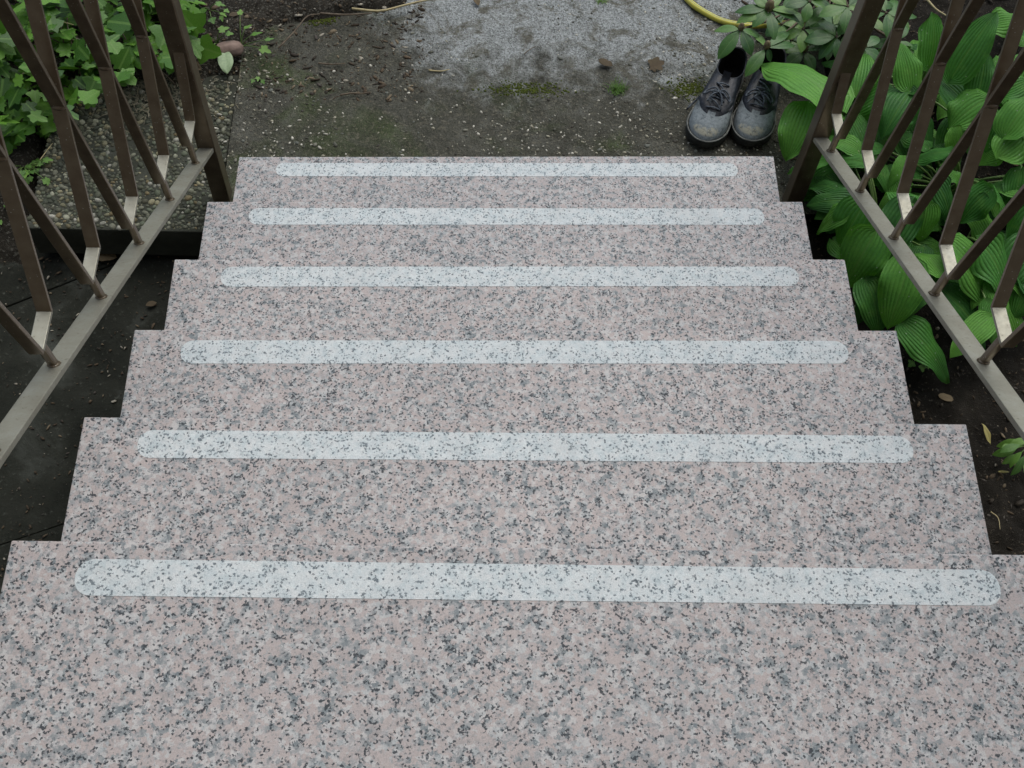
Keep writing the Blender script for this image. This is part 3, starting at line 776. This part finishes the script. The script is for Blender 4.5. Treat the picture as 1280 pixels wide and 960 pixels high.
for k in range(420):
    u, v = random.uniform(-30, 255), random.uniform(-60, 190)
    if not inpoly(u, v, IVY): continue
    me = random.choice(IV); sz = random.uniform(.03, .05); p = at(u, v, random.uniform(.0, .04)); p.z += max(-.02, soil_h(p.x, p.y))
    m = Matrix.Translation(p) @ Euler((random.gauss(0, .4), random.gauss(0, .4), random.uniform(0, 6.28))).to_matrix().to_4x4()
    i0 = len(Vi); Vi += [m @ (q.co * sz) for q in me.vertices]; Fi += [tuple(i0 + q for q in f.vertices) for f in me.polygons]; Ui += [(.4, .5)] * len(me.vertices)
o = mk('under_leaves', Vi, Fi, M['ivy'], root, True, Ui); o['kind'] = 'stuff'
for k in range(16):                                  # trailing stems
    u, v = random.uniform(0, 220), random.uniform(0, 120)
    a = at(u, v, .02); b = a + Vector((random.uniform(-.2, .2), random.uniform(-.2, .2), 0)); b.z = .03
    V, F = tube(spline([a, a.lerp(b, .5) + Vector((0, 0, .05)), b], 8), .0016, 5); mk('stem', V, F, M['wood'], root, True)
a = at(28, 17, .10); b = at(92, 31, .09)
V, F = tube(spline([a, a.lerp(b, .5) + Vector((0, 0, .004)), b], 6), .0011, 5)
tag(mk('dry_stem', V, F, M['straw'], None, True), 'thin pale dry stem lying across the ivy', 'stem')

# ------------------------------------------------------------------ rhododendron twig over the shoes
root = tag(empty('rhododendron_shrub', at(1030, 20, .0)), 'low rhododendron shrub with buds hanging over the shoes and hose', 'shrub')
def rosette(u, v, z, leaves, bud=True, bs=.010):
    c = at(u, v, z)
    for (du, dv, wpx, zt) in leaves:
        T = at(u + du, v + dv, z + zt)
        add_leaf(root, M['rhodo'], c.lerp(T, .06), T, wpx / FPX * 2.75 * 1.08, arch=.04, fold=.22, droop=.12, roll=random.uniform(-.25, .25), nu=6, nt=9, shape='oval', wav=.02, seed=int(u + du * 3 + dv))
    if bud:
        bm = bmesh.new(); bmesh.ops.create_uvsphere(bm, u_segments=12, v_segments=10, radius=1)
        for vv in bm.verts:
            k = (vv.co.z + 1) / 2; w = 1 - .35 * k + .12 * math.sin(6 * math.atan2(vv.co.y, vv.co.x) + 9 * k)
            vv.co = Vector((vv.co.x * bs * w, vv.co.y * bs * w, vv.co.z * bs * 1.35)) + c + Vector((0, 0, bs))
        bm_obj('bud', bm, M['bud'], root, True)
    return c
cs = [rosette(961, 12, .17, [(-42, 0, 15, -.01), (-40, 14, 16, -.02), (-20, 20, 14, -.015), (8, 36, 14, -.02), (40, 12, 15, -.01), (38, 2, 15, .0), (14, -22, 14, .01), (-18, -18, 14, .01)], True, .013),
      rosette(926, 37, .15, [(-33, -1, 14, -.02), (-28, 34, 18, -.04), (-22, 24, 16, -.035), (14, 30, 17, -.03), (26, 8, 14, -.02), (8, 18, 12, -.02)], True, .009),
      rosette(958, 60, .14, [(-26, 33, 16, -.03), (38, -6, 13, -.01), (-18, -22, 13, -.02), (30, -24, 13, .0), (6, 16, 12, -.03)], True, .010),
      rosette(1004, 36, .14, [(-26, 12, 14, -.02), (32, -32, 16, .02), (28, 14, 15, -.01), (-14, -26, 14, .0), (-2, 28, 14, -.02)], False),
      rosette(1046, 46, .15, [(-40, 2, 21, -.01), (-22, -24, 18, .0), (-34, -14, 14, -.02), (4, 30, 16, -.03), (-22, 26, 16, -.04), (20, -28, 18, .02)], False),
      rosette(1078, 60, .16, [(-8, -30, 15, .0), (22, -16, 15, .0), (26, 14, 16, -.02), (-18, 22, 15, -.02), (6, 30, 15, -.03)], True, .010),
      rosette(1012, 2, .19, [(-30, 4, 15, 0), (30, 6, 17, -.01), (26, -22, 16, .01), (-6, 24, 14, -.02), (-22, -24, 15, 0)], False),
      rosette(1060, 8, .20, [(-36, 10, 18, -.01), (30, 12, 17, -.01), (-4, 30, 16, -.02), (24, -24, 16, .01), (-26, -20, 16, .01)], False),
      rosette(1108, 16, .18, [(-30, 8, 16, -.01), (30, 4, 16, -.01), (4, 32, 16, -.02), (-14, -26, 15, .01), (20, 24, 14, -.02)], False),
      rosette(1120, 52, .13, [(-28, 4, 14, -.01), (24, 12, 15, -.01), (-6, 28, 14, -.02), (14, -24, 14, .01)], False)]
for k in range(15):
    u, v = random.uniform(975, 1135), random.uniform(-25, 78)
    lv = []
    for q in range(random.randint(4, 6)):
        an = q * 1.15 + random.uniform(-.3, .3) + k; ln = random.uniform(24, 36); lv.append((math.cos(an) * ln, math.sin(an) * ln * .8, random.uniform(13, 17), random.uniform(-.03, .01)))
    cs.append(rosette(u, v, random.uniform(.04, .13), lv, k % 4 == 0, .009))
hub = at(1046, -30, .05)
for c in cs:
    V, F = tube(spline([hub + Vector((random.uniform(-.03, .03), 0, 0)), hub.lerp(c, .55) + Vector((0, 0, -.03)), c], 8), .0032, 6); mk('twig', V, F, M['wood'], root, True)

# ------------------------------------------------------------------ garden hose and twigs on the path
hp = [at(u, v, .010) for u, v in ((838, -60), (848, -22), (860, 0), (880, 15), (905, 27), (935, 32), (965, 31), (1000, 27), (1040, 20), (1090, 4), (1150, -30))]
P = spline(hp, 60); V, F = tube(P, .0078, 12)
uv = [((k + .5) / 12, i / 60) for i in range(60) for k in range(12)]
tag(mk('garden_hose', V, F, M['hose'], None, True, uv), 'yellow striped garden hose curving under the shrub behind the shoes', 'hose')
def twig(name, px, z, r, mat, lab, cat, n=14, jit=.004):
    pts = [at(u, v, z) + Vector((0, 0, random.uniform(0, jit))) for u, v in px]
    V, F = tube(spline(pts, n), [r * (1 - .5 * i / n) for i in range(n)], 6)
    return tag(mk(name, V, F, mat, None, True), lab, cat)
twig('dry_stem', [(440, 12), (475, 14), (505, 7), (535, 1), (560, 0)], .022, .0034, M['straw'], 'pale curved dry stem lying at the top edge of the path', 'stem')
twig('twig', [(348, 60), (368, 40), (384, 22), (400, 18)], .030, .0024, M['wood'], 'thin brown twig slanting over the dark soil by the path', 'twig')
twig('twig', [(400, 17), (430, 19), (465, 18)], .026, .0030, M['wood'], 'short brown twig lying beside the pale dry stem', 'twig')
twig('twig', [(425, 120), (440, 117), (452, 118), (462, 115)], .006, .0026, M['wood'], 'dark crooked twig lying on the path above the lowest step', 'twig')
twig('twig', [(398, 79), (415, 81), (432, 80)], .006, .0022, M['wood'], 'thin dark twig on the mossy left part of the path', 'twig')
twig('twig', [(536, 88), (550, 89), (562, 88)], .006, .0022, M['straw'], 'short straw-coloured twig at the edge of the pale concrete', 'twig')
twig('twig', [(655, 68), (662, 62), (670, 58)], .006, .0014, M['wood'], 'tiny dark twig on the pale concrete', 'twig')
twig('dry_stem', [(50, 200), (60, 187), (66, 180)], .02, .0012, M['straw'], 'thin pale dry stem left of the aggregate slab', 'stem')
twig('dry_stem', [(1158, 0), (1170, 12), (1182, 20)], .20, .0028, M['straw'], 'pale dry stem among the upright hosta leaves', 'stem')
twig('dry_stem', [(1238, 640), (1247, 648), (1250, 662)], -.06, .0014, M['straw'], 'curled pale straw on the dark soil beside the second tread', 'stem')

# ------------------------------------------------------------------ small weeds, stones, fallen leaves
def weed(name, u, v, z0, leaves, lab, cat, mat='weed', size=.03, stem=True):
    c = at(u, v, z0); root = tag(empty(name, c), lab, cat)
    for (du, dv, h, sz) in leaves:
        p = at(u + du, v + dv, z0 + h)
        yaw = math.atan2(-(p.x - c.x), (p.y - c.y)) + random.uniform(-.3, .3)
        me = WV[random.randrange(len(WV))] if mat == 'weed' else NV
        place_leaf(root, me, p, sz, .25, yaw)
        if stem: add_stalk(root, c, p, .0011, .2)
    return root
WV = []
for k, lb in enumerate(([(-140, .40), (-75, .80), (0, 1.08), (75, .80), (140, .40)], [(-145, .5), (-60, .66), (0, 1.12), (60, .66), (145, .5)])):
    V, F, UV = lobed(lb, 20 + k); WV.append(mesh('weed_leaf', V, F, M['weed'], True, UV))
V, F, UV = leaf_data((0, 0, 0), (0, 1, 0), .40, arch=.06, fold=.25, droop=.15, nu=6, nt=8, shape='oval', wav=.03, seed=3); NV = mesh('narrow_leaf', V, F, M['weed'], True, UV)
weed('weed', 302, 58, .02, [(12, -14, .03, .030), (24, 2, .02, .030), (4, -22, .04, .024), (30, -8, .02, .022), (-2, -40, .05, .02)], 'small weed with pointed leaves right of the pink stone', 'weed')
weed('weed', 272, 54, .02, [(2, -16, .04, .026), (-12, -8, .03, .028), (10, -12, .03, .02), (-8, 6, .02, .02)], 'thin-stemmed weed between the ivy and the pink stone', 'weed')
weed('weed', 262, 14, .02, [(-8, -4, .03, .026), (8, -10, .03, .024), (14, 2, .02, .020), (2, 8, .02, .022)], 'small bright weed at the right tip of the ivy', 'weed')
weed('weed', 276, 16, .02, [(4, -4, .02, .016), (0, 4, .02, .016)], 'tiny seedling on the dark soil beside the bright weed', 'weed')
weed('weed', 322, 98, .004, [(0, -2, .012, .014), (5, 2, .01, .012), (-5, 1, .01, .012)], 'tiny seedling at the corner of the aggregate slab', 'weed')
c0 = weed('weed', 34, 212, -.03, [(random.uniform(-22, 22), random.uniform(-14, 14), random.uniform(.01, .05), random.uniform(.013, .024)) for _ in range(26)], 'low small-leaved weed left of the aggregate slab', 'weed')
weed('weed', -6, 268, -.10, [(8, -16, .05, .045), (-4, -20, .05, .04), (2, 2, .03, .03)], 'weed leaf at the left edge below the aggregate slab', 'weed')
weed('weed', 1284, 560, -.06, [(-8, -10, .05, .050), (-12, 0, .05, .052), (-4, 10, .04, .050), (2, -12, .06, .05), (8, 4, .06, .05), (-8, -4, .07, .046), (-14, -6, .04, .040), (-6, 4, .06, .044), (-10, 8, .04, .040), (0, 16, .03, .04)], 'bright narrow-leaved weed on the bare soil at the right edge', 'weed', 'narrow')
weed('weed', 1190, 350, .0, [(-4, -6, .02, .02), (6, 4, .02, .02)], 'small seedling under the right lower rail', 'weed')
weed('weed', 1150, 448, -.05, [(-2, -6, .02, .024), (6, 2, .02, .022), (-8, 4, .015, .02), (2, 8, .015, .018)], 'small seedling on the soil beside the fourth tread', 'weed')

def fallen(u, v, z, size, mat, lab, yaw, tilt=(0.1, 0.05), shape=0, name='fallen_leaf'):
    rs = random.Random(int(u * 7 + v))
    if shape == 0: lb = [(-155, .40), (-98, .60), (-48, .80), (0, 1.0), (48, .80), (95, .62), (150, .42)]
    else: lb = [(-160, .50), (-125, .56), (-90, .60), (-60, .68), (-30, .82), (0, 1.0), (30, .82), (60, .68), (90, .60), (125, .56), (160, .50)]
    lb = [(an + rs.uniform(-7, 7), ln * rs.uniform(.72, 1.15)) for an, ln in lb]
    V, F, UV = lobed(lb, int(u + v))
    if shape == 1: V, F, UV = leaf_data((0, 0, 0), (0, 1, .02), rs.uniform(.40, .62), arch=.05, fold=rs.uniform(.1, .4), droop=.02, nu=8, nt=10, shape='else', wav=.06, seed=int(u + v))
    for q in V: q.z = q.z * .9 + .06 * math.sin(q.x * 5 + u) * abs(q.x) + .03 * q.y * q.y
    o = mk(name, [q * size for q in V], F, M[mat], None, True, UV)
    p = at(u, v, z + .004); o.location = p; o.rotation_euler = Euler((tilt[0], tilt[1], yaw))
    return tag(o, lab, 'leaf')
fallen(96, 306, -.118, .052, 'yellow_leaf', 'pale yellow-green lobed leaf on the dark floor below the slab', .5)
fallen(146, 322, -.118, .056, 'dead_leaf', 'brown dead leaf on the dark floor beside the yellow-green leaf', 1.5, shape=1)
fallen(226, 316, -.118, .052, 'dead_leaf', 'crumpled brown leaf on the dark floor nearest the stairs', .4)
fallen(196, 378, -.120, .026, 'dead_leaf', 'tiny reddish dead leaf on the dark floor', 2.0, shape=1)
fallen(284, 92, .012, .072, 'pale_leaf', 'pale green fallen leaf under the pink stone', .2, (.15, .1), 1)
fallen(252, 88, .012, .050, 'dead_leaf', 'brown fallen leaf beside the railing post and ivy', 1.0, shape=1)
fallen(766, 82, .002, .040, 'dead_leaf', 'tan fallen leaf on the pale concrete', 1.2, shape=1)
fallen(812, 84, .002, .052, 'dead_leaf', 'curled brown fallen leaf right of the tan one', -1.3, (.2, .1), 0)
fallen(1192, 500, -.06, .036, 'dead_leaf', 'brown leaf scrap on the soil beside the fifth tread', 1.3, shape=1)
fallen(1238, 556, -.06, .050, 'yellow_leaf', 'narrow yellow leaf on the soil beside the right-edge weed', .4, (.3, .2), 1).scale = (.45, 1, 1)
fallen(1262, 590, -.06, .028, 'yellow_leaf', 'small pale scrap of leaf on soil under the right-edge weed', 1.6, shape=1).scale = (.45, 1, 1)
fallen(300, 16, .02, .030, 'dead_leaf', 'brown scrap of leaf on the soil left of the path', 2.2, shape=1)
fallen(598, 7, .002, .034, 'dead_leaf', 'small brown leaf at the top of the pale concrete', .3, shape=1)

bm = bmesh.new(); bmesh.ops.create_icosphere(bm, subdivisions=3, radius=1)
for v in bm.verts:
    q = v.co.copy(); k = 1 + .22 * mnoise.noise(q * 1.6) + .08 * mnoise.noise(q * 5)
    v.co = Vector((q.x * .038 * k, q.y * .020 * k, q.z * .017 * k))
o = bm_obj('stone', bm, M['stone'], None, True); o.location = at(288, 61, .022); o.rotation_euler = (0.1, .1, .25)
tag(o, 'pinkish brown stone on the soil above the pale leaf', 'stone')

def tuft(u, v, n, h, spread, lab, mat='grass'):
    c = at(u, v, 0); V, F, UV = [], [], []
    for k in range(n):
        a = random.uniform(0, 6.28); b = Vector((c.x + random.gauss(0, spread), c.y + random.gauss(0, spread * .7), .0))
        d = Vector((math.cos(a), math.sin(a), 0)); sdv = Vector((-d.y, d.x, 0)); hh = h * random.uniform(.5, 1.1); ln = hh * random.uniform(.4, 1.1); w = random.uniform(.0008, .0016)
        i0 = len(V)
        for j, t in enumerate((0, .5, 1)):
            p = b + d * (ln * t * t) + Vector((0, 0, hh * (t - .35 * t * t)))
            ww = w * (1 - t * .9); V += [p - sdv * ww, p + sdv * ww]; UV += [(0.2, t), (.8, t)]
        F += [(i0, i0 + 1, i0 + 3, i0 + 2), (i0 + 2, i0 + 3, i0 + 5, i0 + 4)]
    return tag(mk('grass_tuft', V, F, M[mat], None, True, UV), lab, 'grass')
tuft(772, 114, 110, .026, .012, 'small green grass tuft growing in the path left of the shoes')
tuft(752, 2, 30, .02, .008, 'thin dry-looking grass tuft at the top edge of the path')
def moss(u, v, sx, sy, lab):
    c = at(u, v, 0); n = 420
    P = np.stack([c.x + rng.normal(0, sx, n), c.y + rng.normal(0, sy, n), np.zeros(n)], 1)
    P[:, 2] = path_z(P[:, 0], P[:, 1]); r = rng.uniform(.0012, .0036, n)
    o = scatter('moss_patch', P, r, r, r * .7, M['moss'], None, 1); return tag(o, lab, 'moss')
moss(862, 112, .026, .016, 'olive moss patch on the path beside the left-hand shoe')
moss(655, 112, .05, .012, 'thin olive moss band where the pale concrete meets the dark path')
moss(400, 22, .02, .012, 'moss clump at the top left of the path')

# ------------------------------------------------------------------ shoes (local: heel at y=0, toe at +y)
def make_shoe(name, loc, rz, mirror, label, seed):
    rs = random.Random(seed); L = .292
    root = tag(empty(name, loc, (0, 0, rz)), label, 'shoe', 'pair of work shoes'); root.scale = (.93, .90, .96)
    NPH = 22
    def halfw(s, side):
        base = np.interp(s, [0, .12, .38, .55, .70, .84, 1], [.033, .0365, .035, .040, .0505, .0525, .044])
        base *= (1.06 if side * mirror > 0 and s > .5 else 1.0)
        return base * max(0, 1 - abs(2 * s - 1) ** 6) ** .5
    def ring(scale_out=0.0):
        pts = []
        for side, phs in ((1, range(0, NPH)), (-1, range(NPH, 0, -1))):
            for k in phs:
                ph = math.pi * k / NPH; s = (1 - math.cos(ph)) / 2
                pts.append((side, s, ph))
        return pts
    RG = ring()
    def outl(side, s, grow=0.0):
        x = side * (halfw(s, side) + grow * math.sin(math.acos(max(-1, min(1, 1 - 2 * s)))) ** .5)
        return Vector((x, L * s + (2 * s - 1) * grow, 0))
    def upper(side, s, ph, t):
        P0 = outl(side, s, -.002); P0.z = .031
        P1 = P0 * 1.0; P1.x *= .98
        P1.z = float(np.interp(s, [0, .3, .6, .85, 1], [.070, .072, .074, .076, .066]))
        P1.y = float(np.interp(s, [0, .8, 1], [P0.y - .004, P0.y - .003, P0.y - .012]))
        cy = .066; P2 = Vector((side * .036 * math.sin(ph) ** .75, cy - .058 * math.cos(ph), float(np.interp(s, [0, .5, 1], [.104, .082, .098]))))
        p = P0 * (1 - t) ** 2 + P1 * (2 * t * (1 - t)) + P2 * t * t
        # creases across the vamp
        if s > .6:
            cr = math.exp(-((p.y - .185) / .025) ** 2); p.z += .0028 * cr * math.sin(p.y * 420 + seed + p.x * 40)
        return p
    rings = []; V = []; NT_ = 14; n = len(RG)
    for j in range(NT_ + 1):
        for (sd, s, ph) in RG: V.append(upper(sd, s, ph, j / NT_))
    F = []
    for j in range(NT_):
        for i in range(n): F.append((j * n + i, j * n + (i + 1) % n, (j + 1) * n + (i + 1) % n, (j + 1) * n + i))
    up = mk('upper', V, F, M['leather'], root, True, None, False)
    # collar roll and lining
    rim = [upper(sd, s, ph, 1.0) for (sd, s, ph) in RG]
    V2, F2 = [], []
    for dz, k in ((.001, 1.02), (.004, .97), (.001, .90), (-.02, .86), (-.055, .90)):
        cen = Vector((0, .066, 0))
        for q in rim: V2.append(Vector((q.x * k, cen.y + (q.y - cen.y) * k, q.z + dz)))
    for j in range(4):
        for i in range(n): F2.append((j * n + i, j * n + (i + 1) % n, (j + 1) * n + (i + 1) % n, (j + 1) * n + i))
    F2.append(tuple(4 * n + i for i in range(n)))
    mk('collar', V2[:3 * n], [f for f in F2 if max(f) < 3 * n], M['leather_dark'], up, True, None, False)
    mk('lining', V2[2 * n:], [tuple(i - 2 * n for i in f) for f in F2 if min(f) >= 2 * n], M['lining'], up, True, None, False)
    # sole and welt
    V3, F3 = [], []
    for z, gr in ((.0, -.001), (.003, .003), (.026, .0035), (.031, .001), (.0315, -.01)):
        for (sd, s, ph) in RG:
            q = outl(sd, s, gr); q.z = z + (.006 * max(0, s - .75) / .25 if z < .02 else 0); V3.append(q)
    for j in range(4):
        for i in range(n): F3.append((j * n + i, j * n + (i + 1) % n, (j + 1) * n + (i + 1) % n, (j + 1) * n + i))
    F3.append(tuple(range(n))[::-1]); F3.append(tuple(4 * n + i for i in range(n)))
    so = mk('sole', V3, F3, M['sole'], root, True, None, False)
    wl = []
    for (sd, s, ph) in RG:
        q = outl(sd, s, .0022); q.z = .0315; wl.append(q)
    Vw, Fw = tube(wl + [wl[0]], .0023, 6, False); mk('welt', Vw, Fw, M['welt'], so, True, None, False)
    # facings either side of the tongue, eyelets, laces
    PE = math.pi * .905
    def face_pt(side, f, t, lift):
        ph = math.pi * (1 - f); s = (1 - math.cos(ph)) / 2
        p = upper(side, s, ph, t); e = 1e-2
        a = upper(side, s, ph, t + e) - p; b = upper(side, (1 - math.cos(ph - .02)) / 2, ph - .02, t) - p
        nn = a.cross(b); nn = nn if nn.z > 0 else -nn
        return p + nn.normalized() * lift
    for side in (-1, 1):
        Vf, Ff = [], []; TT = 9; CC = 5
        for j in range(TT + 1):
            t = .54 + .47 * j / TT
            for c in range(CC + 1):
                f = .05 + .27 * c / CC
                bulge = .0035 * (1 if 0 < c < CC and j > 0 else .1)
                Vf.append(face_pt(side, f, min(t, 1.0), bulge))
        for j in range(TT):
            for c in range(CC): a = j * (CC + 1) + c; Ff.append((a, a + 1, a + CC + 2, a + CC + 1))
        mk('facing', Vf, Ff, M['leather_dark'], up, True, None, False)
    Vt, Ft = [], []
    for j in range(8):
        t = .60 + .46 * j / 7
        for c in range(5):
            f = -.055 + .11 * c / 4; sd = 1 if f >= 0 else -1
            q = face_pt(sd, abs(f) + .002, min(t, 1.0), .0015 + .010 * max(0, t - .95))
            if t > 1: q = q + Vector((0, -.004, .018 * (t - 1) / .06))
            Vt.append(q)
    for j in range(7):
        for c in range(4): a = j * 5 + c; Ft.append((a, a + 1, a + 6, a + 5))
    mk('tongue', Vt, Ft, M['leather_dark'], up, True, None, False)
    for k, t in enumerate((.62, .72, .82, .92)):
        a = face_pt(-1, .10, t, .0045); b = face_pt(1, .10, t + rs.uniform(-.03, .03), .0045); m = (a + b) / 2 + Vector((0, 0, .004))
        Vl, Fl = tube(spline([a, m, b], 9), .0024, 6); mk('lace', Vl, Fl, M['lace'], root, True, None, False)
        if k < 3:
            b2 = face_pt(1, .10, t + .1, .0045); m = (a + b2) / 2 + Vector((0, 0, .006))
            Vl, Fl = tube(spline([a, m, b2], 9), .0022, 6); mk('lace', Vl, Fl, M['lace'], root, True, None, False)
    kn = face_pt(1, .01, .80, .010)
    for sd in (-1, 1):
        lp = [kn, kn + Vector((sd * .016, .014, .010)), kn + Vector((sd * .034, .022, -.002)), kn + Vector((sd * .030, .002, -.004)), kn + Vector((sd * .012, -.004, .006)), kn]
        Vl, Fl = tube(spline(lp, 22), .0023, 6); mk('lace', Vl, Fl, M['lace'], root, True, None, False)
        e = [kn, kn + Vector((sd * .012, .022, .006)), kn + Vector((sd * .020 + rs.uniform(-.008, .008), .040, -.006))]
        Vl, Fl = tube(spline(e, 12), .0021, 6); mk('lace', Vl, Fl, M['lace'], root, True, None, False)
    return root, kn
def shoe_at(toe, heel, **kw):
    t = at(*toe, .0); h = at(*heel, .0); d = (t - h); rz = math.atan2(-d.x, d.y)
    d.normalize(); loc = t - d * .292 * .90
    return make_shoe('shoe', (loc.x, loc.y, .004), rz, **kw)
s1, kn = shoe_at((874, 187), (922, 78), mirror=1, label='dusty black work shoe on the left of the pair, its opening showing', seed=1)
s2, kn2 = shoe_at((930, 186), (966, 76), mirror=-1, label='dusty black work shoe on the right, half under the hosta leaves', seed=5)
mw = Matrix.Translation(s1.location) @ Matrix.Rotation(s1.rotation_euler.z, 4, 'Z') @ Matrix.Diagonal((.93, .90, .96, 1))
inv = mw.inverted()
a = inv @ at(893, 98, .085); b = inv @ at(874, 121, .03); c = inv @ at(858, 137, .006)
V, F = tube(spline([a, b, c], 14), .0026, 6); mk('lace', V, F, M['lace'], s1, True, None, False)
